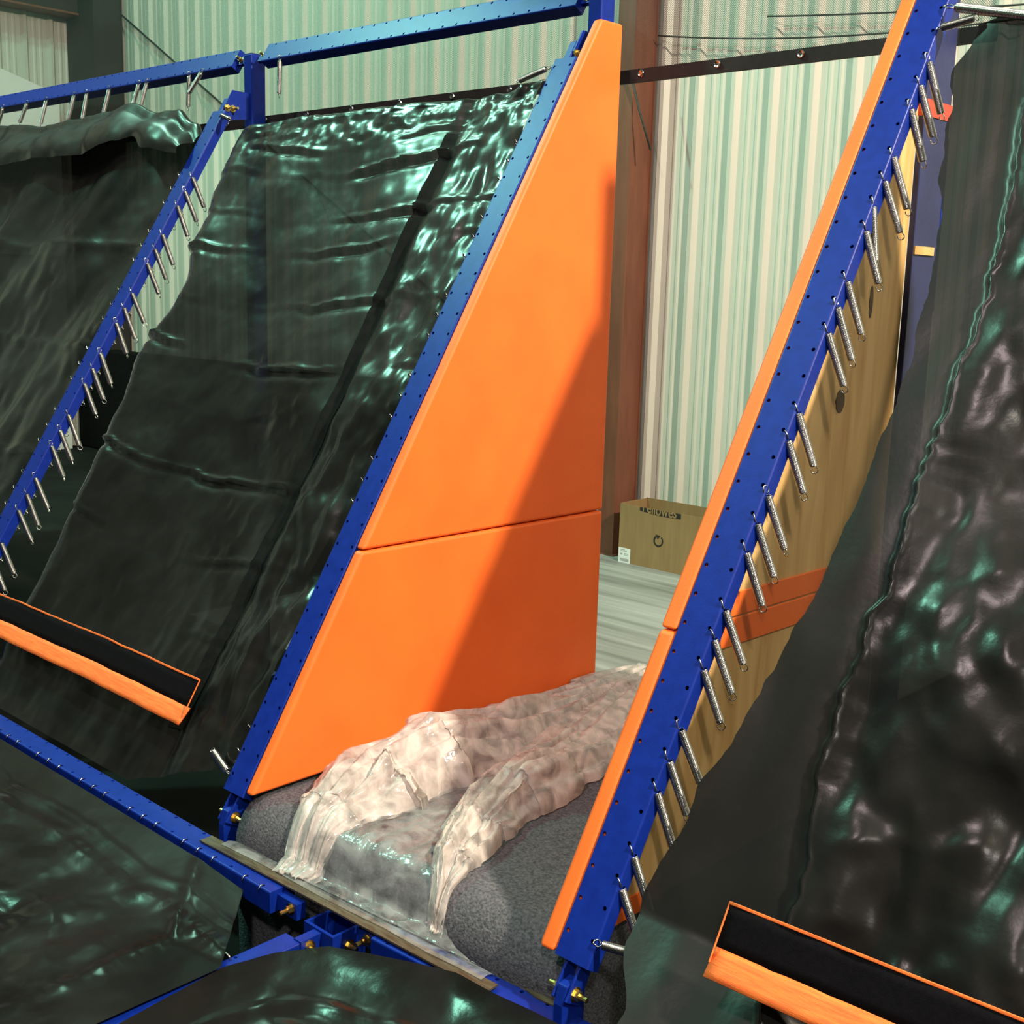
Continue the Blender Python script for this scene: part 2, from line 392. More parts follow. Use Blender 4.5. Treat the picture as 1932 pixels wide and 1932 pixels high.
DEPTH = 0.042
def rail(xi, s0, kmin, kmax, sb, st, label, left=True):
    t = thing('angled_rail', label, 'rail', SP(xi + RW / 2, sb, -0.02))
    fn = lambda a, b, c: SP(b, a, c)
    rows = [s0 + k * PITCH for k in range(kmin, kmax + 1)]
    tube_mesh(fn, sb, st, rows, xi - 0.003, xi + RW, (xi + 0.011, xi + 0.082), DEPTH, left=left, back=left).build('tube', 'blue', t)
    if not left:
        MB().box(xi + 0.03, xi + RW - 0.006, sb + 0.01, st - 0.01, -0.040, -0.034, lambda x, s, o: SP(x, s, o)).build('inner_plate', 'blue_shaded', t)
    # foot: two plates pinned to a bracket on the foot beam
    yz = lambda a, b, h: Vector((h, a, b))
    for xo in (0.026, 0.064):
        p0, p1 = SP(0, sb + 0.03, -0.012), SP(0, sb + 0.03, -0.055)
        q0, q1 = SP(0, sb - 0.085, -0.005), SP(0, sb - 0.085, -0.060)
        MB().prism([(p0.y, p0.z), (p1.y, p1.z), (q1.y, q1.z), (q0.y, q0.z)], xi + xo, xi + xo + 0.007, yz).build('foot_plate', 'blue', t, bevel=0.002)
    pb = SP(xi + 0.045, sb - 0.062, -0.030)
    fb = MB()
    fb.prism([(pb.y - 0.035, 0.05), (pb.y + 0.045, 0.05), (pb.y + 0.045, pb.z - 0.01), (pb.y + 0.02, pb.z + 0.028), (pb.y - 0.02, pb.z + 0.022), (pb.y - 0.035, pb.z - 0.02)], xi + 0.035, xi + 0.062, yz)
    fb.build('foot_bracket', 'blue', t, bevel=0.003)
    bolt(MB(), (xi + 0.072, pb.y, pb.z), (1, 0, 0), 0.012, 0.032).build('bolt', 'brass', t, label='yellow zinc bolt')
    bolt(MB(), (xi + 0.025, pb.y, pb.z), (-1, 0, 0), 0.011, 0.03).build('bolt', 'brass', t)
    # head: tongue from the rail end to a gusset on the post
    h0, h1, h2, h3 = SP(0, st - 0.03, -0.006), SP(0, st + 0.075, -0.004), SP(0, st + 0.075, -0.06), SP(0, st - 0.03, -0.05)
    MB().prism([(h0.y, h0.z), (h1.y, h1.z), (h2.y, h2.z), (h3.y, h3.z)], xi + 0.030, xi + 0.060, yz).build('head_tongue', 'blue', t, bevel=0.003)
    g0 = SP(0, st + 0.03, -0.004)
    MB().prism([(g0.y, g0.z), (g0.y + 0.045, g0.z + 0.075), (1.502, g0.z + 0.072), (1.502, g0.z - 0.045), (g0.y + 0.03, g0.z - 0.06)], xi + 0.061, xi + 0.068, yz).build('gusset', 'blue', t)
    for ds, do in ((0.03, -0.02), (0.045, -0.045)):
        b = SP(xi + 0.072, st + ds, do)
        bolt(MB(), b, (1, 0, 0), 0.011, 0.04).build('bolt', 'brass', t)
    return t
S0A, S0B, S0C = 1.0132, 0.9636, 0.988
rail(XA, S0A, -15, 20, -0.078, 2.575, 'leftmost angled blue rail with coil springs hanging along its right edge')
rail(XB, S0B, -14, 21, -0.078, 2.60, 'angled blue rail bordering the large orange padded panel')
rail(XC, S0C, -13, 22, -0.063, 2.75, 'nearest angled blue rail with a thin orange pad edge on its left', left=False)

def post(name, label, x0, x1, y0, y1, z1):
    t = thing(name, label, 'post', ((x0 + x1) / 2, (y0 + y1) / 2, FLOOR_Z))
    MB().box(x0, x1, y0, y1, FLOOR_Z + 0.008, z1).build('tube', 'blue', t, bevel=0.005)
    MB().box(x0 - 0.06, x1 + 0.006, y0 - 0.05, y1 + 0.05, FLOOR_Z, FLOOR_Z + 0.008).build('base_plate', 'blue', t)
    MB().box(x0 + 0.004, x1 - 0.004, y0 + 0.004, y1 - 0.004, z1, z1 + 0.004).build('cap', 'blue_shaded', t)
    return t
post('upright_post', 'blue upright post rising behind the left end of the hanging black mat', -3.386, -3.325, 1.50, 1.58, 2.825)
post('upright_post', 'blue upright post sticking out above the orange padded panel', -1.275, -1.2145, 1.48, 1.556, 3.05)

# top beams lie in the sloped plane
def top_beam(x0, x1, label, offs):
    t = thing('top_beam', label, 'beam', SP((x0 + x1) / 2, 2.838, -0.02))
    fn = lambda a, b, c: SP(a, b, c)
    rows = [x0 + 0.06 + k * PITCH for k in range(int((x1 - x0 - 0.1) / PITCH) + 1)]
    tube_mesh(fn, x0, x1, rows, 2.838, 2.938, (2.850, 2.926), 0.05, r=0.006).build('tube', 'blue', t)
    for x, d in ((x0, -1), (x1, 1)):
        if abs(x) > 6: continue
        MB().box(min(x - 0.02 * d, x + offs * d), max(x - 0.02 * d, x + offs * d), 2.862, 2.914, -0.036, -0.020, lambda a, s, o: SP(a, s, o)).build('end_tongue', 'blue', t)
        bolt(MB(), SP(x + 0.022 * d, 2.885, -0.018), SP(0, 0, 1) - SP(0, 0, 0), 0.011, 0.03).build('bolt', 'brass', t)
    return t
top_beam(-7.6, -3.455, 'left blue top beam with loose springs dangling beneath it', 0.075)
top_beam(-3.225, -1.335, 'blue top beam between the two upright posts, above the hanging mat', 0.065)

# ------------------------------------------------------------------ padded side panels
def pad_block(mb_name, poly, x0, x1, parent, mat='orange', bev=0.012):
    o = MB().prism(poly, x0, x1, lambda a, b, h: Vector((h, a, b))).build(mb_name, mat, parent)
    b = o.modifiers.new('bevel', 'BEVEL'); b.width = bev; b.segments = 3; b.limit_method = 'ANGLE'; b.angle_limit = math.radians(25)
    for p in o.data.polygons: p.use_smooth = True
    w = o.modifiers.new('wn', 'WEIGHTED_NORMAL'); w.keep_sharp = False
    return o
def fy(z, o=0.0):
    """Y of the sloped plane at height z, offset o"""
    s = (z - SZ0 - CT * o) / ST
    return CT * s - ST * o
PB, PS, PT, PR = 0.298, 0.977, 2.706, 1.556
def side_panel(label, x_pad0, x_pad1, x_ply0, x_ply1, top, PR=1.556):
    t = thing('padded_side_panel', label, 'panel', ((x_pad0 + x_pad1) / 2, 0.8, PB))
    up = [(fy(PS + 0.002), PS + 0.002), (PR, PS - 0.004), (PR, top), (fy(top) , top)]
    lo = [(fy(PB), PB), (PR, PB), (PR, PS - 0.008), (fy(PS - 0.002), PS - 0.002)]
    pad_block('upper_pad', up, x_pad0, x_pad1, t)
    pad_block('lower_pad', lo, x_pad0, x_pad1, t)
    o = -0.046
    ply = [(fy(PB + 0.01, o), PB + 0.01), (1.405, PB + 0.01), (1.405, fz_top(o, 1.405)), ]
    MB().prism(ply, x_ply0, x_ply1, lambda a, b, h: Vector((h, a, b))).build('plywood_sheet', 'ply', t)
    return t
def fz_top(o, y):
    s = (y + ST * o) / CT
    return SZ0 + ST * s + CT * o
side_panel('large orange vinyl padded panel on the left side of the opening', -1.2135, -1.1735, -1.2325, -1.2140, 2.706)
tc_ = side_panel('plywood panel edged with orange padding on the right side of the opening', -0.052, -0.0045, -0.0035, 0.016, 2.62, 1.402)
XPF = 0.016
# padding seen through the rail's empty holes
MB().box(-0.0035, 0.024, -0.03, 2.6, -0.032, -0.014, lambda x, s, o: SP(x, s, o)).build('edge_padding', 'orange', tc_)
for (z0, z1, y1) in ((0.982, 1.045, 1.38), (0.905, 0.978, 1.38)):
    MB().prism([(fy(z0, -0.05), z0), (y1, z0 - 0.01), (y1, z1 - 0.012), (fy(z1, -0.05), z1)], XPF, XPF + 0.005, lambda a, b, h: Vector((h, a, b))).build('fixing_flap', 'orange', tc_, label='orange vinyl flap wrapped over the plywood', bevel=0.002)
MB().prism([(fy(0.33, -0.05), 0.30), (0.35, 0.30), (0.35, 0.345), (fy(0.36, -0.05), 0.36)], XPF, XPF + 0.005, lambda a, b, h: Vector((h, a, b))).build('fixing_flap', 'orange', tc_)
def disc(mb, c, ry, rz, n=18, x=XPF + 0.0015, th=0.0014):
    mb.prism([(c[0] + ry * math.cos(2 * math.pi * k / n) * (1 + 0.1 * math.sin(3 * k)), c[1] + rz * math.sin(2 * math.pi * k / n)) for k in range(n)], x - th, x, lambda a, b, h: Vector((h, a, b)))
    return mb
disc(MB(), (1.079, 1.504), 0.024, 0.033).build('knot', 'knot', tc_, label='dark oval knot in the plywood')
disc(MB(), (1.213, 1.774), 0.010, 0.045).build('knot', 'knot', tc_)
disc(MB(), (0.60, 0.80), 0.006, 0.009).build('knot', 'knot', tc_)

# post behind the plywood, wrapped; shade from the mat is put into its navy
t = thing('upright_post', 'navy wrapped post, coloured darker for shade, with a red band behind the plywood edge', 'post', (0.06, 1.45, FLOOR_Z))
MB().box(0.0165, 0.036, 1.4055, 1.575, FLOOR_Z, 3.1).build('tube', 'navy', t, bevel=0.003)
MB().box(0.016, 0.039, 1.404, 1.577, 2.295, 2.340).build('band', 'red', t, label='red tape band')
MB().box(0.035, 0.041, 1.408, 1.535, 1.912, 1.936).build('wood_tab', 'ply', t, label='small pale wooden tab')
MB().box(0.031, 0.0375, 1.566, 1.580, 1.75, 2.25).build('lit_edge', 'blue', t, bevel=0.003)  # brighter blue piece stands in for light catching the post edge

# ------------------------------------------------------------------ springs
SPR_DIR = Vector((0.047, 0.038, -0.164)).normalized()
def spring_meshes(L=0.140, turns=50, R=0.0098, wr=0.0015, seg=10, ws=5):
    m = MB(); pts = []
    n = turns * seg
    for k in range(n + 1):
        a = 2 * math.pi * k / seg; u = k / n
        rr = R * (0.80 + 0.20 * min(1, u * turns / 1.2, (1 - u) * turns / 1.2))
        pts.append((rr * math.cos(a), rr * math.sin(a), -0.024 - L * u))
    # helix strip with a round wire section
    vs = []
    for k, p in enumerate(pts):
        a = 2 * math.pi * k / seg
        rd = Vector((math.cos(a), math.sin(a), 0)); p = Vector(p)
        for j in range(ws):
            q = 2 * math.pi * j / ws
            vs.append(p + rd * (wr * math.cos(q)) + Vector((0, 0, wr * math.sin(q))))
    fs = [(k * ws + j, k * ws + (j + 1) % ws, (k + 1) * ws + (j + 1) % ws, (k + 1) * ws + j) for k in range(n) for j in range(ws)]
    m.add(vs, fs)
    coil = m.mesh('coil')
    hk = MB(); pts = []
    for k in range(13):
        a = math.radians(-80 + 255 * k / 12)
        pts.append((0.0, 0.009 * math.sin(a) - 0.0, -0.009 + 0.0095 * math.cos(a)))
    pts = [(0, 0.004, -0.026), (0, -0.002, -0.022), (0, -0.0075, -0.015)] + pts[3:]
    hk.tube(pts, 0.0019, 6)
    hook = hk.mesh('hook')
    tk = MB(); pts = [(0.004, 0, -0.023 - L), (0.007, 0, -0.027 - L)]
    for k in range(11):
        a = math.radians(40 - 255 * k / 10)
        pts.append((0.0088 * math.cos(a), 0, -0.034 - L + 0.0088 * math.sin(a)))
    tk.tube(pts, 0.0016, 6)
    tail = tk.mesh('tail_loop')
    for me in (coil, hook, tail):
        me.materials.append(M['steel'])
        for p in me.polygons: p.use_smooth = True
    return coil, hook, tail
COIL, HOOK, TAIL = spring_meshes()
def spring(loc, d, label, group, yaw=0.0, scale=1.0, zs=1.0):
    t = thing('coil_spring', label, 'spring', loc, group)
    t.rotation_mode = 'QUATERNION'
    q = Vector(d).to_track_quat('-Z', 'Y')
    t.rotation_quaternion = q @ Matrix.Rotation(yaw, 3, 'Z').to_quaternion()
    t.scale = (scale, scale, scale * zs)
    for nm, me in (('coil', COIL), ('hook', HOOK), ('tail_loop', TAIL)):
        o = bpy.data.objects.new(nm, me); col.objects.link(o); o.parent = t
    return t
ORD = 'first second third fourth fifth sixth seventh eighth ninth tenth eleventh twelfth thirteenth fourteenth fifteenth sixteenth seventeenth eighteenth nineteenth twentieth twenty-first twenty-second twenty-third twenty-fourth twenty-fifth twenty-sixth twenty-seventh'.split()
def jig(a): return random.uniform(-a, a)
def jdir(d, a=0.03):
    d = Vector(d).normalized(); return Vector((d.x + jig(a), d.y + jig(a), d.z + jig(a * 0.4)))
KC = [19, 18, 17, 15, 14, 13, 12, 10, 9, 8, 5, 4, 2, 1, 0, -2, -3, -4, -6, -7, -8, -10, -11]
for n_, k in enumerate(KC):
    d = SPR_DIR if k != 13 else Vector((0.004, 0.03, -0.164))
    p = SP(XC + RW - 0.0065, S0C + k * PITCH - 0.004, 0.004)
    spring(p, jdir(d, 0.035), '%s coil spring from the top hanging between the nearest blue rail and the plywood' % ORD[n_], 'springs on the nearest rail', yaw=jig(0.8) + 1.2)
KA = [16, 15, 14, 12, 11, 10, 8, 7, 6, 4, 3, 2, 0, -1, -2, -4, -5, -6, -8, -9]
for n_, k in enumerate(KA):
    p = SP(XA + RW - 0.0065, S0A + k * PITCH - 0.004, 0.004)
    spring(p, jdir(SPR_DIR, 0.03), '%s coil spring from the top on the right edge of the leftmost blue rail' % ORD[n_], 'springs on the right edge of the leftmost rail', yaw=jig(0.8) + 1.2)
for n_, k in enumerate(KA[:-1]):
    p = SP(XA - 0.008, S0A + k * PITCH - 0.004, 0.006)
    spring(p, Vector((0.042, 0.046, -0.164)), '%s coil spring from the top tucked behind the leftmost rail, hooked over its left edge' % ORD[n_], 'springs tucked behind the leftmost rail', yaw=1.3, zs=0.74)
KB = [19, 17, 16, 15, 13, 12, 11, 9, 8, 7, 5, 4, 3, 1, 0, -1, -11, -12]
for n_, k in enumerate(KB):
    p = SP(XB - 0.008, S0B + k * PITCH - 0.004, 0.006)
    spring(p, Vector((0.012, 0.085, -0.164)), '%s coil spring from the top hooked over the left edge of the orange panel rail' % ORD[n_], 'springs tucked behind the orange panel rail', yaw=1.3)
TOP = [(-5.843, (-0.165, 0.02, -0.14)), (-5.526, (-0.160, 0, -0.152)), (-5.292, (-0.10, 0, -0.156)), (-4.963, (-0.12, 0, -0.176)), (-4.823, (-0.078, 0, -0.163)), (-4.579, (-0.094, 0, -0.154)), (-4.275, (-0.094, 0, -0.143)), (-4.198, (-0.086, 0, -0.139)), (-3.811, (-0.018, 0, -0.158)), (-3.687, (-0.195, 0, -0.149)), (-3.072, (-0.024, 0, -0.192))]
for n_, (x, d) in enumerate(TOP[:-1]):
    lab = '%s loose coil spring from the left dangling below the left blue top beam' % ORD[n_] if n_ < 8 else ('straight coil spring crossed by a slanted one below the left top beam' if n_ == 8 else 'slanted coil spring crossing another below the left top beam')
    spring(SP(x, 2.846, 0.006), Vector(d), lab, 'springs dangling below the left top beam', yaw=1.3)
spring(SP(-3.072, 2.846, 0.006), Vector((-0.010, 0, -0.19)), 'single coil spring hanging straight down from the middle top beam', 'springs on the middle top beam', yaw=1.3)
# stretched or caught ones
def spring_between(a, b, label, group, scale=1.0):
    a, b = Vector(a), Vector(b)
    return spring(a, b - a, label, group, yaw=1.0, scale=scale, zs=(b - a).length / 0.181)
spring_between(SP(XC + RW - 0.004, S0C + 21 * PITCH, 0.004), SP(0.335, 2.505, 0.02), 'taut coil spring tying the top of the nearest rail to the right-hand black mat', 'springs on the nearest rail', 1.15)
spring_between(SP(XC + RW - 0.004, S0C + 20 * PITCH, 0.002), SP(0.20, 2.54, 0.0), 'short coil spring caught under the folded corner of the right-hand black mat', 'springs on the nearest rail')
spring_between(SP(XC + RW - 0.008, S0C - 13 * PITCH, 0.004), SP(0.245, 0.02, -0.03), 'stretched open coil spring at the foot of the nearest rail', 'springs on the nearest rail')
spring_between(SP(XB - 0.004, S0B + 21 * PITCH, 0.002), SP(-1.455, 2.52, 0.0), 'taut coil spring tying the top of the middle rail to the mat corner', 'springs tucked behind the orange panel rail')
spring_between(SP(XA + RW - 0.004, 2.545, 0.004), SP(-3.20, 2.505, 0.01), 'short coil spring at the head of the leftmost rail', 'springs on the right edge of the leftmost rail')
spring(SP(-1.305, -0.034, 0.004), Vector((-0.11, 0.02, 0.03)), 'loose coil spring sticking out near the foot of the orange panel rail', 'springs tucked behind the orange panel rail', yaw=1.0, zs=0.75)

# ------------------------------------------------------------------ foot beams and junction
t = thing('foot_beam', 'long blue foot beam below the left-hand black mats', 'beam', (-3.5, -0.14, 0.1))
fz = lambda a, b, c: Vector((a, b, 0.1636 + c))
rows = [-0.93 - k * PITCH for k in range(80)]
tube_mesh(fz, -7.5, -0.885, rows, -0.18, -0.098, (-0.169, -0.109), 0.062).build('tube', 'blue', t)
MB().box(-0.90, -0.80, -0.155, -0.125, 0.105, 0.150).build('end_tongue', 'blue', t)
for zz in (0.13,):
    bolt(MB(), (-0.825, -0.157, zz), (0, -1, 0), 0.011, 0.035).build('bolt', 'brass', t)
for k in range(0, 34):
    if k % 4 == 2: continue
    x = -0.93 - k * PITCH
    MB().tube([(x, -0.168, 0.160), (x, -0.170, 0.1665), (x, -0.178, 0.1670), (x, -0.184, 0.160), (x, -0.186, 0.152)], 0.0017, 6).build('spring_hook', 'steel', t, smooth=True)
def rb(a, b, c):
    d = math.radians(3.4)
    return Vector((-0.52 + a * math.cos(d) - b * math.sin(d), -0.135 + a * math.sin(d) + b * math.cos(d), 0.1636 + c))
t = thing('foot_beam', 'short blue foot beam in front of the grey carpeted step', 'beam', (0, -0.06, 0.1))
tube_mesh(rb, 0.0, 3.2, [0.05 + k * PITCH for k in range(40)], 0.0, 0.085, (0.011, 0.074), 0.062).build('tube', 'blue', t)
rbx = lambda x0, x1, y0, y1, z0, z1: MB().box(x0, x1, y0, y1, z0, z1, lambda a, b, c: rb(a, b, c))
rbx(-0.08, 0.02, 0.03, 0.06, -0.055, -0.015).build('end_tongue', 'blue', t)
bolt(MB(), rb(-0.045, 0.028, -0.035), (0, -1, 0), 0.011, 0.035).build('bolt', 'brass', t)
disc2 = MB().prism([(0.485 + 0.05 * math.cos(k * math.pi / 5) * (1 + 0.3 * math.sin(5 * k)), 0.083 + 0.010 * math.sin(k * math.pi / 5)) for k in range(10)], 0.0, 0.004, lambda a, b, h: rb(a, b, h)).build('weld_patch', 'bare_bar', t)
t = thing('junction_post', 'open-topped blue square post at the corner of the floor mats', 'post', (-0.69, -0.10, FLOOR_Z))
def hollow(mb, x0, x1, y0, y1, z0, z1, w):
    o = [(x0, y0), (x1, y0), (x1, y1), (x0, y1)]; i_ = [(x0 + w, y0 + w), (x1 - w, y0 + w), (x1 - w, y1 - w), (x0 + w, y1 - w)]
    vs = [Vector((a, b, z)) for z in (z0, z1) for a, b in o] + [Vector((a, b, z)) for z in (z0, z1) for a, b in i_]
    fs = []
    for k in range(4):
        n = (k + 1) % 4
        fs += [(k, n, 4 + n, 4 + k), (8 + k, 12 + k, 12 + n, 8 + n), (4 + k, 4 + n, 12 + n, 12 + k)]
    return mb.add(vs, fs)
hollow(MB(), -0.755, -0.635, -0.165, -0.055, FLOOR_Z, 0.128, 0.009).build('tube', 'blue', t)
MB().box(-0.80, -0.60, -0.21, -0.048, FLOOR_Z, FLOOR_Z + 0.008).build('base_plate', 'blue', t)
MB().box(-0.712, -0.682, -0.23, -0.162, 0.07, 0.122).build('lug', 'blue', t)
bolt(MB(), (-0.680, -0.205, 0.10), (1, -0.2, 0), 0.012, 0.045).build('bolt', 'brass', t, label='yellow zinc bolt on the lug')
bolt(MB(), (-0.634, -0.11, 0.085), (1, 0, 0), 0.011, 0.03).build('bolt', 'brass', t)
t = thing('cross_beam', 'blue cross beam running towards the viewer between the two floor mats', 'beam', (-0.70, -1.6, 0.08))
fc = lambda a, b, c: Vector((-0.756 + b, -0.225 - a, 0.118 + c))
tube_mesh(fc, 0.0, 3.6, [0.16 + k * PITCH for k in range(44)], 0.0, 0.070, (0.011, 0.059), 0.06).build('tube', 'blue', t)
MB().tube([(-0.742, -0.40, 0.117), (-0.748, -0.402, 0.128), (-0.760, -0.404, 0.132), (-0.775, -0.400, 0.122), (-0.790, -0.398, 0.128), (-0.800, -0.395, 0.112)], 0.003, 6).build('spring_hook', 'steel', t, smooth=True)
t = thing('metal_strip', 'dull bare metal strip lying on the blue foot beams over the junction', 'strip', (-0.7, -0.12, 0.166))
def strip_fn(a, b, c):
    k = (a + 1.27) / 1.13
    return Vector((a, -0.150 + 0.040 * k + b, 0.1665 + c + 0.004 * k))
m = MB(); n = 12
for k in range(n):
    a0, a1 = -1.27 + 1.13 * k / n, -1.27 + 1.13 * (k + 1) / n
    vs = [strip_fn(a, b, c) for a in (a0, a1) for b, c in ((0, 0), (0, 0.005), (0.042, 0.005), (0.042, 0))]
    fs = [(0, 1, 5, 4), (1, 2, 6, 5), (2, 3, 7, 6), (3, 0, 4, 7)]
    if k == 0: fs.append((0, 1, 2, 3))
    if k == n - 1: fs.append((4, 5, 6, 7))
    m.add(vs, fs)
m.build('flat_bar', 'bare_bar', t)
m = MB()
for k in range(n):
    a0, a1 = -1.20 + 1.02 * k / n, -1.20 + 1.02 * (k + 1) / n
    vs = [strip_fn(a, b + 0.006 * fbm(a * 9, b * 50), c + 0.001) for a in (a0, a1) for b, c in ((0.026, 0.006), (0.046, 0.009), (0.062, 0.004), (0.078, -0.004))]
    m.add(vs, [(j, j + 1, 5 + j, 4 + j) for j in range(3)])
m.build('torn_tape', 'film_clear', t, smooth=True, label='torn pale plastic along the strip edge')

# ------------------------------------------------------------------ carpeted step
def cfront(x): return -0.072 + 0.066 * (x + 1.2)
prof = [(1.85, FLOOR_Z), (1.85, 0.25), (1.83, 0.285), (0.6, 0.290)]
R_ = 0.085
for k in range(9):
    q = math.radians(90 - 82 * k / 8)
    prof.append((None, q))
prof.append((-1, FLOOR_Z))
def carpet_pt(x, p):
    if p[0] is None:
        q = p[1]; f0 = cfront(x)
        return Vector((x, f0 + R_ * 1.25 - R_ * 1.25 * math.cos(q) + 0.0, 0.287 - R_ * 1.6 + R_ * 1.6 * math.sin(q)))
    if p[0] == -1: return Vector((x, cfront(x) + 0.01, FLOOR_Z))
    return Vector((x, p[0], p[1]))
m = MB(); nx = 24
x0_, x1_ = -1.204, -0.006
vs = [carpet_pt(x0_ + (x1_ - x0_) * i / nx, p) for i in range(nx + 1) for p in prof]
npf = len(prof)
m.add(vs, [(i * npf + j, i * npf + j + 1, (i + 1) * npf + j + 1, (i + 1) * npf + j) for i in range(nx) for j in range(npf - 1)] + [tuple(range(npf)), tuple(range(nx * npf, (nx + 1) * npf))])
o = m.build('carpeted_step', 'carpet', smooth=False)
for p in o.data.polygons: p.use_smooth = len(p.vertices) == 4
tag(o, 'grey carpeted step with a rounded front edge filling the opening', 'step')

# ------------------------------------------------------------------ black mats
def crease(d, w):
    return math.exp(-(d / w) ** 2)
MAT_EDGE = [(-0.2, -3.00), (0.3, -3.017), (0.73, -3.03), (1.1, -3.09), (1.37, -3.13), (1.66, -3.04), (1.905, -3.125), (2.2, -3.19), (2.545, -3.24)]
CREASES = [(2.385, .014), (2.27, .018), (2.06, .010), (1.90, .018), (1.64, .015), (1.40, .016), (1.18, .014), (0.93, .012), (0.62, .013), (0.33, .008)]
def mat_ab(u, v):
    s = -0.20 + 2.725 * v
    xl = lerp_list(MAT_EDGE, s); xr = -1.316
    x = xl + (xr - xl) * u
    if s < 0.1:   # lifted bottom right corner
        s = s + 0.20 * max(0, (u - 0.70) / 0.30) * (0.1 - s) / 0.3
    dr = (xr - x)
    o = -0.030 - 0.07 * math.sin(math.pi * min(1, u * 1.05)) ** 1.3 * math.sin(math.pi * min(1, max(0, v)) ** 0.8)
    inn = min(1, max(0, (dr - 0.30) / 0.08))
    for i, (sc, a) in enumerate(CREASES):
        c = sc - 0.055 * math.sin(math.pi * min(1, max(0, (u - 0.05) / 0.8))) + 0.035 * fbm(x * 1.3, sc * 7.1, 1.3) + 0.008 * fbm(x * 6, sc * 3.1, 2.3) + 0.05 * (u - 0.5) * math.sin(sc * 17)
        d = s - c
        am = (0.85 + 0.6 * min(1, max(0, (sc - 1.7) / 0.3))) * a * max(0.04, 0.45 + 1.5 * fbm(x * 1.4, sc * 3.7, 5.0, 2)) * (0.35 + 0.65 * inn)
        o += am * (1.1 * crease(d - 0.005, 0.009) - 0.7 * crease(d + 0.018, 0.016) + 0.25 * crease(d - 0.06, 0.06))
    o += 0.014 * fbm(x * 1.8, s * 1.8, 0.2, 3) + 0.0022 * fbm(x * 8, s * 8, 4.0, 3) - 0.008 * abs(fbm(x * 3.0, s * 2.6, 17.0, 2)) - 0.003 * abs(fbm(x * 8, s * 6, 18.0, 2))
    # seam strip parallel to the right-hand rail and crumpled border beyond it
    o += -0.016 * crease(dr - 0.37, 0.035)
    bz = 1 - inn
    o += bz * (0.030 * fbm(x * 5.0, s * 2.6, 9.0, 3) + 0.005 * fbm(x * 14, s * 9, 2.0, 3) + 0.012)
    # puckered top hem
    tp = min(1, max(0, (s - 2.30) / 0.10))
    o += tp * (0.004 * fbm(x * 26, s * 16, 3.0, 3) + 0.007 * fbm(x * 9, s * 30, 8.0, 3))
    te = max(0, (s - 2.49) / 0.035); o -= 0.03 * te * te
    # left edge rolls back
    le = max(0, 1 - u / 0.07); o -= 0.05 * le * le
    x += 0.014 * fbm(s * 5, 3.0, 7.0) * (1 - u)
    return SP(x, s, o)
t = thing('trampoline_mat', 'slack black trampoline mat hanging between the leftmost and middle blue rails', 'mat', SP(-2.3, 0, 0))
MB().grid(150, 230, mat_ab).build('sheet', 'mat', t, smooth=True)
def on_ab(x, s, do):
    xl = lerp_list(MAT_EDGE, s); u = (x - xl) / (-1.316 - xl)
    p = mat_ab(min(1, max(0, u)), (s + 0.20) / 2.725)
    q = p - SP(0, 0, 0)
    N_ = SP(0, 0, 1) - SP(0, 0, 0)
    return p + N_ * do
def strip_on(fn, s0, s1, x0, x1, do, name, mat, parent, n=60, ns=4, tilt=0.0, th=0.0):
    return MB().grid(n, ns, lambda u, v: fn(x0 + (x1 - x0) * u, s0 + (s1 - s0) * v + tilt * u, do)).build(name, mat, parent, smooth=True)
MB().grid(4, 150, lambda u, v: on_ab(-1.745 + 0.06 * u, 0.0 + 2.35 * v, 0.004)).build('seam_webbing', 'webbing', t, smooth=True)

def flap(fn, x0, x1, sb, parent, name='hook_tape_flap'):
    """black hook tape with an orange band below and thin orange piping above"""
    f = thing_child(name, parent, fn((x0 + x1) / 2, sb, 0.02))
    def body(u, v, s0, s1, d0, d1):
        x = x0 + (x1 - x0) * u
        s = s0 + (s1 - s0) * v
        return fn(x, s, d0 + (d1 - d0) * v + 0.010 * fbm(x * 2.0, s0, 1.0))
    for nm, s0, s1, d0, d1, mt in (('tape', sb + 0.052, sb + 0.142, 0.026, 0.034, 'velcro'), ('orange_band', sb - 0.010, sb + 0.053, 0.040, 0.027, 'orange_web'), ('piping', sb + 0.141, sb + 0.147, 0.035, 0.036, 'orange_web')):
        o = MB().grid(70, 4, lambda u, v: body(u, v, s0, s1, d0, d1)).build(nm, mt, f, smooth=True)
        so = o.modifiers.new('thick', 'SOLIDIFY'); so.thickness = 0.005; so.offset = 0
    for x in (x0, x1):
        MB().tube([fn(x, sb + 0.02 + 0.125 * k / 8, 0.036) for k in range(9)], 0.0022, 5).build('end_piping', 'orange_web', f)
    return f
def thing_child(name, parent, loc):
    o = bpy.data.objects.new(name, None); col.objects.link(o); o.parent = parent
    o.matrix_parent_inverse = parent.matrix_basis.inverted(); o.location = loc; o.empty_display_size = 0.03
    return o
smooth_ab = lambda x, s, do: SP(x, s, do)
flap(lambda x, s, d: SP(x, s + 0.008 * fbm(x * 1.5, 0, 0), d - 0.012), -3.07, -1.61, 0.045, t)

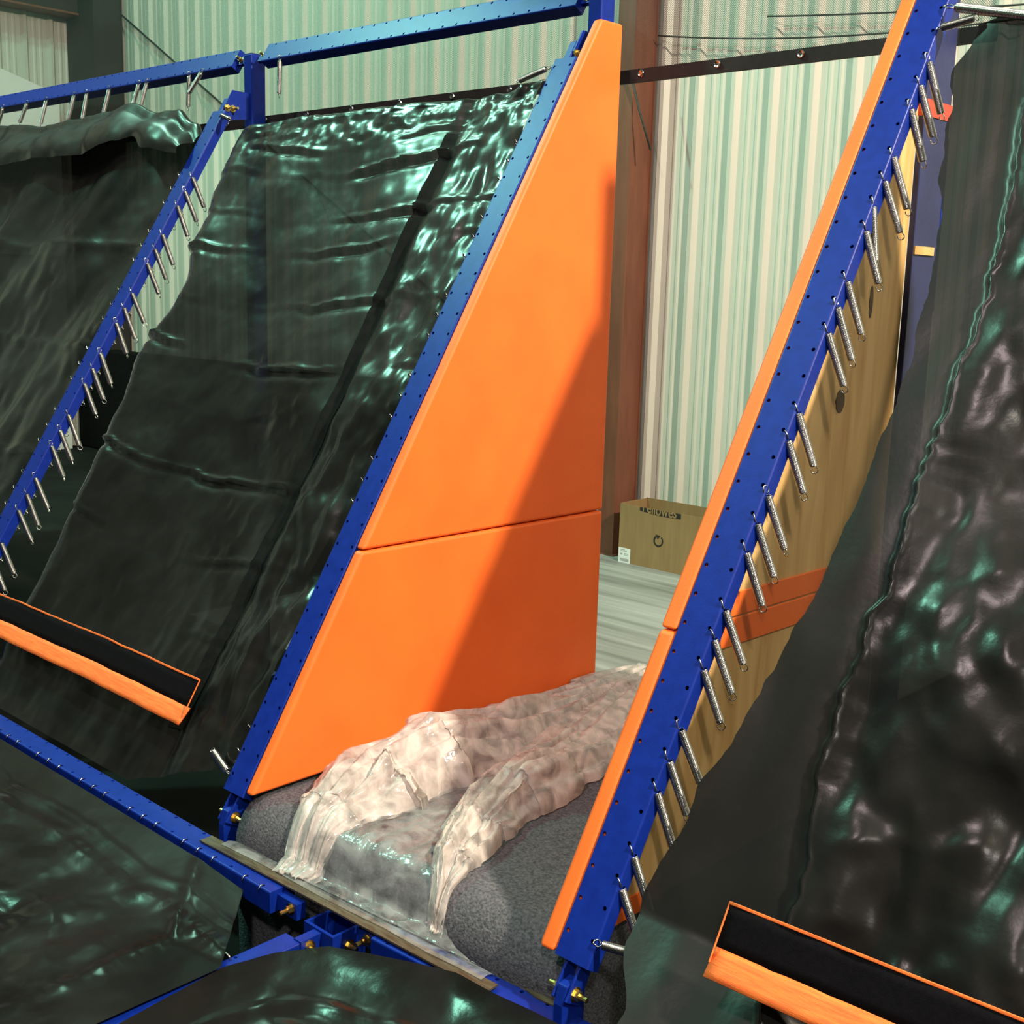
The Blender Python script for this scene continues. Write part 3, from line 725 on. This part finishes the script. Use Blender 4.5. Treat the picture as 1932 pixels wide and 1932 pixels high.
# mat left of the leftmost rail, with a rolled top edge
ROLL_TOP = [(-7.5, 2.72), (-5.75, 2.70), (-5.04, 2.65), (-4.5, 2.68), (-4.25, 2.71), (-3.93, 2.63), (-3.75, 2.625), (-3.52, 2.53), (-3.36, 2.42)]
ROLL_BOT = [(-7.5, 2.30), (-5.35, 2.32), (-5.0, 2.35), (-4.35, 2.35), (-4.03, 2.41), (-3.93, 2.435), (-3.72, 2.34), (-3.36, 2.30)]
def mat_left(u, v):
    x = -7.5 + (XA - 0.012 + 7.5) * u
    st, sbt = lerp_list(ROLL_TOP, x), lerp_list(ROLL_BOT, x)
    vm = 0.80
    if v <= vm:
        s = -0.08 + (st - 0.06 + 0.08) * (v / vm)
        o = -0.035 - 0.05 * math.sin(math.pi * v / vm) + 0.0
        dg = x * 1.0 - s * 0.32   # folds run down and to the left
        o += 0.030 * math.sin(dg * 7.5 + 2.0 * fbm(x, s * 0.5, 2.0)) * (0.4 + 0.6 * v) + 0.014 * fbm(x * 2.5, s * 1.6, 6.0, 4) + 0.004 * fbm(x * 9, s * 9, 2.2, 3)
        for sc in (1.9, 1.35, 0.8):
            o += 0.010 * crease(s - sc - 0.03 * fbm(x * 2, sc, 0), 0.02)
        return SP(x, s, o)
    k = (v - vm) / (1 - vm)            # the roll: over the top and down the front
    s0 = st - 0.06
    if k < 0.25:
        a = math.pi * k / 0.25
        s = s0 + 0.06 * math.sin(a); o = -0.035 + 0.045 * (1 - math.cos(a)) * 0.5
    else:
        q = (k - 0.25) / 0.75
        s = s0 + (sbt - s0) * q; o = 0.010 + 0.055 * math.sin(math.pi * min(1, q * 0.75)) + 0.02 * q
    o += (0.018 * fbm(x * 3.2 + s * 2.0, s * 3.0, 4.0, 3) + 0.004 * fbm(x * 11, s * 9, 1.0, 2)) * min(1, k / 0.2)
    hump = math.exp(-((x + 3.72) / 0.16) ** 2)
    o += 0.01 * hump * math.sin(math.pi * k)
    return SP(x, s, o)
t = thing('trampoline_mat', 'black trampoline mat with a rolled-over top edge left of the leftmost blue rail', 'mat', SP(-5, 0, 0))
MB().grid(170, 170, mat_left).build('sheet', 'mat_body', t, smooth=True)

# right-hand mat
D_EDGE = [(-0.45, 0.34), (-0.115, 0.250), (0.03, 0.165), (0.137, 0.142), (0.374, 0.185), (0.646, 0.245), (0.933, 0.295), (1.195, 0.318), (1.42, 0.325), (1.52, 0.328), (1.70, 0.308), (1.926, 0.275), (2.1, 0.225), (2.255, 0.195), (2.4, 0.165), (2.52, 0.20)]
RIDGE = [(-0.5, 0.62), (0.2, 0.50), (0.6, 0.44), (0.978, 0.455), (1.25, 0.452), (1.49, 0.456), (1.75, 0.462), (1.923, 0.44), (2.25, 0.40), (2.6, 0.37)]
def mat_d(u, v, part=1):
    s = -0.33 + 2.86 * v
    xl = lerp_list(D_EDGE, s) + 0.010 * fbm(s * 9, 1.0, 2.0)
    xr = lerp_list(RIDGE, s) + 0.016 * fbm(s * 11, 4.0, 1.0)
    x = xr - 0.004 + (3.0 - xr) * u ** 1.5 if part else xl + (xr - 0.004 - xl) * u
    d = x - xr
    o = -0.034 + 0.022 / (1 + math.exp(-d / 0.005))
    o += 0.010 * (0.5 + abs(fbm(s * 8, 2.0, 3.0))) * crease(d - 0.004, 0.008)
    hi = 1 / (1 + math.exp(-(d - 0.05) / 0.03))
    o += hi * (0.050 * fbm(x * 2.0 + 3, s * 1.5, 3.0, 2) + 0.022 * fbm(x * 5.5, s * 4.2, 7.0, 2) - 0.034 * abs(fbm(x * 2.6, s * 2.2, 13.0, 2)) - 0.008 * abs(fbm(x * 7.5, s * 6, 14.0, 2)) + 0.0022 * fbm(x * 15, s * 13, 1.0, 2))
    o += (1 - hi) * (0.007 * fbm(x * 6, s * 2.5, 5.0, 2))
    # long drapes hanging from the top and gathers near the foot
    o += hi * 0.030 * math.sin((x + 0.10 * s) * 11 + 3 * fbm(x, s, 1.0)) * max(0, min(1, (s - 1.3) / 0.7))
    lo = max(0, min(1, (0.75 - s) / 0.6))
    o += lo * 0.028 * math.sin((x - 0.25 * s) * 17 + 2.5 * fbm(x * 2, s * 2, 3.0)) * hi
    # folded corner at the head
    tp = max(0, (s - 2.28) / 0.25); o += 0.07 * tp * tp * math.exp(-((x - 0.33) / 0.16) ** 2) - 0.02 * tp
    o += 0.13 * min(1, max(0, (0.10 - s) / 0.30))
    return SP(x, s, o)
t = thing('trampoline_mat', 'crumpled black trampoline mat hanging to the right of the nearest rail', 'mat', SP(1.2, 0, 0))
MB().grid(180, 240, mat_d).build('sheet', 'mat_body', t, smooth=True)
MB().grid(36, 240, lambda u, v: mat_d(u, v, 0)).build('mesh_border', 'mat_thin', t, smooth=True, label='see-through black mesh border')
flap(lambda x, s, d: SP(x, s + 0.018 * (x - 0.4), d + 0.045), 0.408, 2.6, 0.048, t)

# floor mats
def mat_floor_left(u, v):
    y = -0.196 - 2.6 * v ** 1.7
    xr = -0.712 if y < -0.45 else -0.985 + (-0.712 + 0.985) * ((-0.196 - y) / 0.254)
    x = -5.5 + (xr + 5.5) * (1 - (1 - u) ** 1.9)
    e = min(1, max(0, (-0.196 - y) / 0.5)) * min(1, max(0, (xr - x) / 0.5))
    z = 0.132 - 0.035 * e + 0.020 * max(0, 1 - (-0.196 - y) / 0.12) * min(1, max(0, (xr + 0.1 - x) / 0.3))
    z += e * (0.016 * fbm(x * 2.4, y * 2.4, 1.0, 3) + 0.008 * fbm(x * 6, y * 6, 3.0, 2) + 0.0016 * fbm(x * 17, y * 17, 6.0, 2) - 0.018 * abs(fbm(x * 3.4 + y, y * 3.4, 11.0, 2)) - 0.005 * abs(fbm(x * 10, y * 10, 12.0, 2)))
    # puckered seam along the beam and down the corner
    d1 = (-y - 0.196) - 0.20 - 0.05 * fbm(x * 1.5, 0, 3.0)
    z += 0.010 * crease(d1, 0.03) * (0.6 + 0.8 * fbm(x * 9, 2, 1.0)) + 0.006 * crease(d1 + 0.08, 0.02)
    z += 0.010 * crease((xr - x) - 0.22, 0.03) * (0.6 + 0.8 * fbm(y * 9, 5, 1.0))
    return Vector((x, y, z))
t = thing('floor_mat', 'dark floor trampoline mat on the left, stretched to the long blue foot beam', 'mat', (-3, -1.5, 0.1))
MB().grid(230, 210, mat_floor_left).build('sheet', 'mat_floor', t, smooth=True)
EDGE_R = [(-0.672, -3.6, .128), (-0.676, -1.4, .128), (-0.684, -0.74, .128), (-0.716, -0.44, .128), (-0.664, -0.322, .140), (-0.569, -0.231, .160), (-0.392, -0.176, .180), (-0.239, -0.116, .186), (-0.111, -0.117, .189), (-0.005, -0.106, .190), (0.099, -0.099, .190), (0.6, -0.08, .19), (3.4, 0.02, .19)]
LEN_R = [0]
for a, b in zip(EDGE_R, EDGE_R[1:]): LEN_R.append(LEN_R[-1] + (1.0 if len(LEN_R) in (1, 12) else 0.6) * (0.45 + (Vector(b) - Vector(a)).length))
def edge_r(u):
    q = u * LEN_R[-1]
    return Vector([lerp_lin([(l, e[i]) for l, e in zip(LEN_R, EDGE_R)], q) for i in range(3)])
def lerp_lin(pts, t):
    for (a, p), (b, q) in zip(pts, pts[1:]):
        if t <= b: return p + (q - p) * (t - a) / (b - a)
    return pts[-1][1]
def mat_floor_right(u, v):
    e = edge_r(u)
    tgt = Vector((1.6, -2.6, 0.06))
    k = v ** 1.8
    p = e.lerp(tgt, k)
    dd = (p - e).length
    sg = min(1, dd / 0.35)
    p.z = e.z + (0.085 - e.z) * (1 - math.exp(-dd / 0.16)) + sg * (0.008 * fbm(p.x * 2.6, p.y * 2.6, 8.0, 3) + 0.006 * fbm(p.x * 8, p.y * 8, 2.0, 2) - 0.016 * abs(fbm(p.x * 3.6, p.y * 3.6 + p.x, 15.0, 2)) - 0.005 * abs(fbm(p.x * 11, p.y * 11, 16.0, 2))) + 0.0015 * fbm(p.x * 14, p.y * 14, 1.0, 2)
    p.z += 0.006 * crease(dd - 0.17, 0.02) * (0.4 + 1.2 * abs(fbm(p.x * 7, p.y * 7, 3.0)))
    return p
t = thing('floor_mat', 'dark floor trampoline mat in the foreground with its edge lapping over the beam', 'mat', (0.5, -1.5, 0.1))
MB().grid(200, 190, mat_floor_right).build('sheet', 'mat_floor', t, smooth=True)

# ------------------------------------------------------------------ safety net
t = thing('safety_net', 'fine black safety net with a hemmed lower edge hung behind the frame', 'net', (-3, 1.62, 2.54))
MB().grid(40, 6, lambda u, v: Vector((-7.6 + 7.72 * u, 1.62 + 0.012 * fbm(u * 30, v * 3), 2.54 + 1.2 * v))).build('mesh', 'net', t)
MB().box(-7.6, 0.13, 1.612, 1.628, 2.517, 2.562).build('hem', 'hem', t)
x = -7.45
gx = [-1.129, -0.809, -0.493, -0.17] + [-1.129 - 0.32 * k for k in range(1, 20)]
gm = MB(); n = 14
vs = [Vector((r * math.cos(2 * math.pi * k / n), y, r * math.sin(2 * math.pi * k / n))) for r, y in ((0.0135, -0.002), (0.0105, -0.005), (0.006, -0.003)) for k in range(n)]
gm.add(vs, [(i * n + k, i * n + (k + 1) % n, (i + 1) * n + (k + 1) % n, (i + 1) * n + k) for i in range(2) for k in range(n)] + [tuple(range(2 * n, 3 * n))])
gme = gm.mesh('grommet'); gme.materials.append(M['steel'])
for x in gx:
    o = bpy.data.objects.new('grommet', gme); col.objects.link(o); o.parent = t
    o.matrix_parent_inverse = t.matrix_basis.inverted(); o.location = (x, 1.611, 2.545)

# ------------------------------------------------------------------ plastic sheeting over the step
def deck_z(x, y):
    f0 = cfront(x); q = (y - f0) / (R_ * 1.25)
    if q >= 1: return 0.289
    if q <= 0: return 0.17 + 0.02 * max(-1, q)
    return 0.287 - R_ * 1.6 + R_ * 1.6 * math.sqrt(max(0, 1 - (1 - q) ** 2))
t = thing('plastic_sheet', 'crumpled translucent plastic sheeting draped over the grey carpeted step', 'plastic sheet', (-0.8, 0.5, 0.29))
def spine_surface(spine, hw, ht, seed, nu=150, nv=48):
    n = len(spine) - 1
    def fn(u, v):
        q = v * n; i = min(n - 1, int(q)); f = q - i; f2 = f * f * (3 - 2 * f)
        c = Vector(spine[i]).lerp(Vector(spine[i + 1]), f2)
        d = (Vector(spine[i + 1]) - Vector(spine[i])).normalized(); sd = Vector((d.y, -d.x))
        w = hw[i] + (hw[i + 1] - hw[i]) * f2; h = ht[i] + (ht[i + 1] - ht[i]) * f2
        k = u * 2 - 1
        w *= 1 + 0.22 * fbm(v * 9, seed, 2.0 + (k > 0))
        ln = v * n * 0.30
        fold = abs(math.sin(k * 6.5 + 2.6 * fbm(ln * 1.3, k * 0.9, seed, 2) + seed))
        fold = 0.7 * fold + 0.3 * abs(math.sin(k * 14 + 3.0 * fbm(ln * 1.6, k * 1.4, seed + 9, 2)))
        x = c.x + sd.x * w * k + 0.012 * fbm(ln * 8, k * 4, seed + 3); y = c.y + sd.y * w * k + 0.012 * fbm(ln * 8, k * 4, seed + 6)
        pr = max(0, 1 - abs(k) ** 2.2) ** 0.6
        z = deck_z(x, y) + 0.006 + h * pr * (0.55 + 0.42 * fold + 0.40 * fbm(ln * 2.4, k * 1.5, seed + 1, 2)) + 0.003 * pr * fbm(ln * 14, k * 12, seed, 3)
        z = max(z, deck_z(x, y) + 0.004)
        x = max(-1.168, x)
        return Vector((x, y, z))
    return MB().grid(nv, nu, fn)
spine_surface([(-0.90, -0.10), (-0.93, 0.06), (-0.98, 0.26), (-0.99, 0.50), (-0.98, 0.76), (-1.0, 1.05), (-1.04, 1.42), (-1.10, 1.80)], [0.06, 0.13, 0.19, 0.21, 0.20, 0.18, 0.17, 0.12], [0.02, 0.07, 0.13, 0.15, 0.13, 0.10, 0.08, 0.03], 1.7).build('bunched_heap', 'film_milky', t, smooth=True)
spine_surface([(-0.40, -0.03), (-0.47, 0.10), (-0.56, 0.27), (-0.64, 0.48), (-0.68, 0.72), (-0.76, 1.0), (-0.90, 1.4), (-1.05, 1.82)], [0.012, 0.06, 0.10, 0.13, 0.14, 0.17, 0.18, 0.14], [0.02, 0.07, 0.10, 0.11, 0.10, 0.09, 0.07, 0.03], 4.9).build('twisted_roll', 'film_milky', t, smooth=True)
def apron(u, v):
    y = -0.10 + 1.2 * v ** 1.5
    xl = -0.95 - 0.10 * min(1, v * 3); xr = -0.215 - 0.30 * min(1, v * 3.2) - 0.15 * v
    yb = y + 0.05 * u * max(0, 1 - v * 4)
    x = xl + (xr - xl) * u
    z = deck_z(x, yb) + 0.010 + 0.02 * max(0, 1 - v * 5) * (0.6 + fbm(x * 10 - yb * 8, yb * 2, 3.0)) + 0.012 * abs(fbm(x * 9, yb * 5, 6.0, 3))
    if v < 0.02: z = 0.182
    return Vector((max(-1.168, x), yb, max(z, deck_z(x, yb) + 0.003)))
MB().grid(80, 90, apron).build('clear_film', 'film_clear', t, smooth=True)

# ------------------------------------------------------------------ cardboard box with print
BX0, BX1, BY0, BY1, BZ0, BZ1 = -3.795, -3.06, 5.07, 5.40, FLOOR_Z + 0.0125, 0.236
t = thing('cardboard_box', 'open brown cardboard box standing on the floor against the corrugated wall', 'box', ((BX0 + BX1) / 2, (BY0 + BY1) / 2, FLOOR_Z))
w = 0.006
MB().box(BX0, BX1, BY0, BY0 + w, BZ0, BZ1 - 0.002).build('front_wall', 'kraft', t)
MB().box(BX0, BX1, BY1 - w, BY1, BZ0, BZ1 + 0.008).build('back_wall', 'kraft', t)
MB().box(BX0, BX0 + w, BY0 + w, BY1 - w, BZ0, BZ1 + 0.004).build('side_wall', 'kraft', t)
MB().box(BX1 - w, BX1, BY0 + w, BY1 - w, BZ0, BZ1 + 0.004).build('side_wall', 'kraft', t)
MB().box(BX0 + w, BX1 - w, BY0 + w, BY1 - w, BZ0, BZ0 + w).build('bottom', 'kraft', t)
yf = BY0 - 0.0012
xz = lambda a, b, h: Vector((a, h, b))
TOPZ = BZ1 - 0.002
band = [(-3.612, TOPZ)] + [(-3.612 + 0.365 * k / 12, 0.207 - 0.016 * math.sin(math.pi * (k / 12) * 0.75)) for k in range(13)] + [(-3.247, TOPZ)]
bd = MB().prism(band, yf, BY0, xz).build('print_band', 'ink', t, label='black printed logo band cut off by the rim')
fc_ = bpy.data.curves.new('lettering', 'FONT'); fc_.body = 'Fellowes'; fc_.size = 0.125; fc_.offset = 0.0014; fc_.extrude = 0.0006
fo = bpy.data.objects.new('lettering_curve', fc_); col.objects.link(fo)
dg = bpy.context.evaluated_depsgraph_get(); dg.update()
lm = bpy.data.meshes.new_from_object(fo.evaluated_get(dg)); bpy.data.objects.remove(fo)
xs = [v.co.x for v in lm.vertices]; sx = 0.30 / (max(xs) - min(xs))
for v in lm.vertices:
    x, y, z = v.co
    v.co = Vector((-3.585 + (x - min(xs)) * sx, yf - 0.0008 - z, 0.2055 + y - 0.012 * math.sin(math.pi * (x - min(xs)) * sx / 0.30 * 0.75)))
bm = bmesh.new(); bm.from_mesh(lm)
bmesh.ops.bisect_plane(bm, geom=bm.verts[:] + bm.edges[:] + bm.faces[:], plane_co=(0, 0, TOPZ), plane_no=(0, 0, 1), clear_outer=True)
bm.to_mesh(lm); bm.free()
link('lettering', lm, 'kraft', bd)
m = MB(); cx_, cz_ = -3.434, 0.006
ring = []
for k in range(25):
    a = math.radians(125 + 285 * k / 24)
    wd = 0.009 + 0.004 * (1 - k / 24)
    ring.append(((0.042 - wd) * math.cos(a), (0.042 - wd) * math.sin(a), 0.044 * math.cos(a), 0.044 * math.sin(a)))
for (a, b) in zip(ring, ring[1:]):
    m.prism([(cx_ + a[0], cz_ + a[1]), (cx_ + a[2], cz_ + a[3]), (cx_ + b[2], cz_ + b[3]), (cx_ + b[0], cz_ + b[1])], yf, BY0, xz)
m.prism([(cx_ - 0.026, cz_ + 0.046), (cx_ + 0.016, cz_ + 0.040), (cx_ - 0.006, cz_ + 0.010)], yf, BY0, xz)
m.build('recycling_mark', 'ink', t, label='black circular arrow mark')
st_ = MB().box(BX0 + 0.003, BX0 + 0.112, yf, BY0, -0.212, -0.096).build('sticker', 'paper', t, label='white barcode sticker')
for (a0, a1, z0, z1) in ((0.018, 0.062, -0.112, -0.107), (0.018, 0.080, -0.122, -0.118), (0.022, 0.040, -0.150, -0.138), (0.055, 0.095, -0.140, -0.136), (0.055, 0.090, -0.150, -0.146)):
    MB().box(BX0 + a0, BX0 + a1, yf - 0.0006, yf, z0, z1).build('print_line', 'grey_ink', st_)
m = MB(); xx = BX0 + 0.020
while xx < BX0 + 0.098:
    bw = random.choice((0.0012, 0.002, 0.003)); m.box(xx, xx + bw, yf - 0.0006, yf, -0.198, -0.176); xx += bw + 0.0018
m.build('barcode', 'grey_ink', st_)
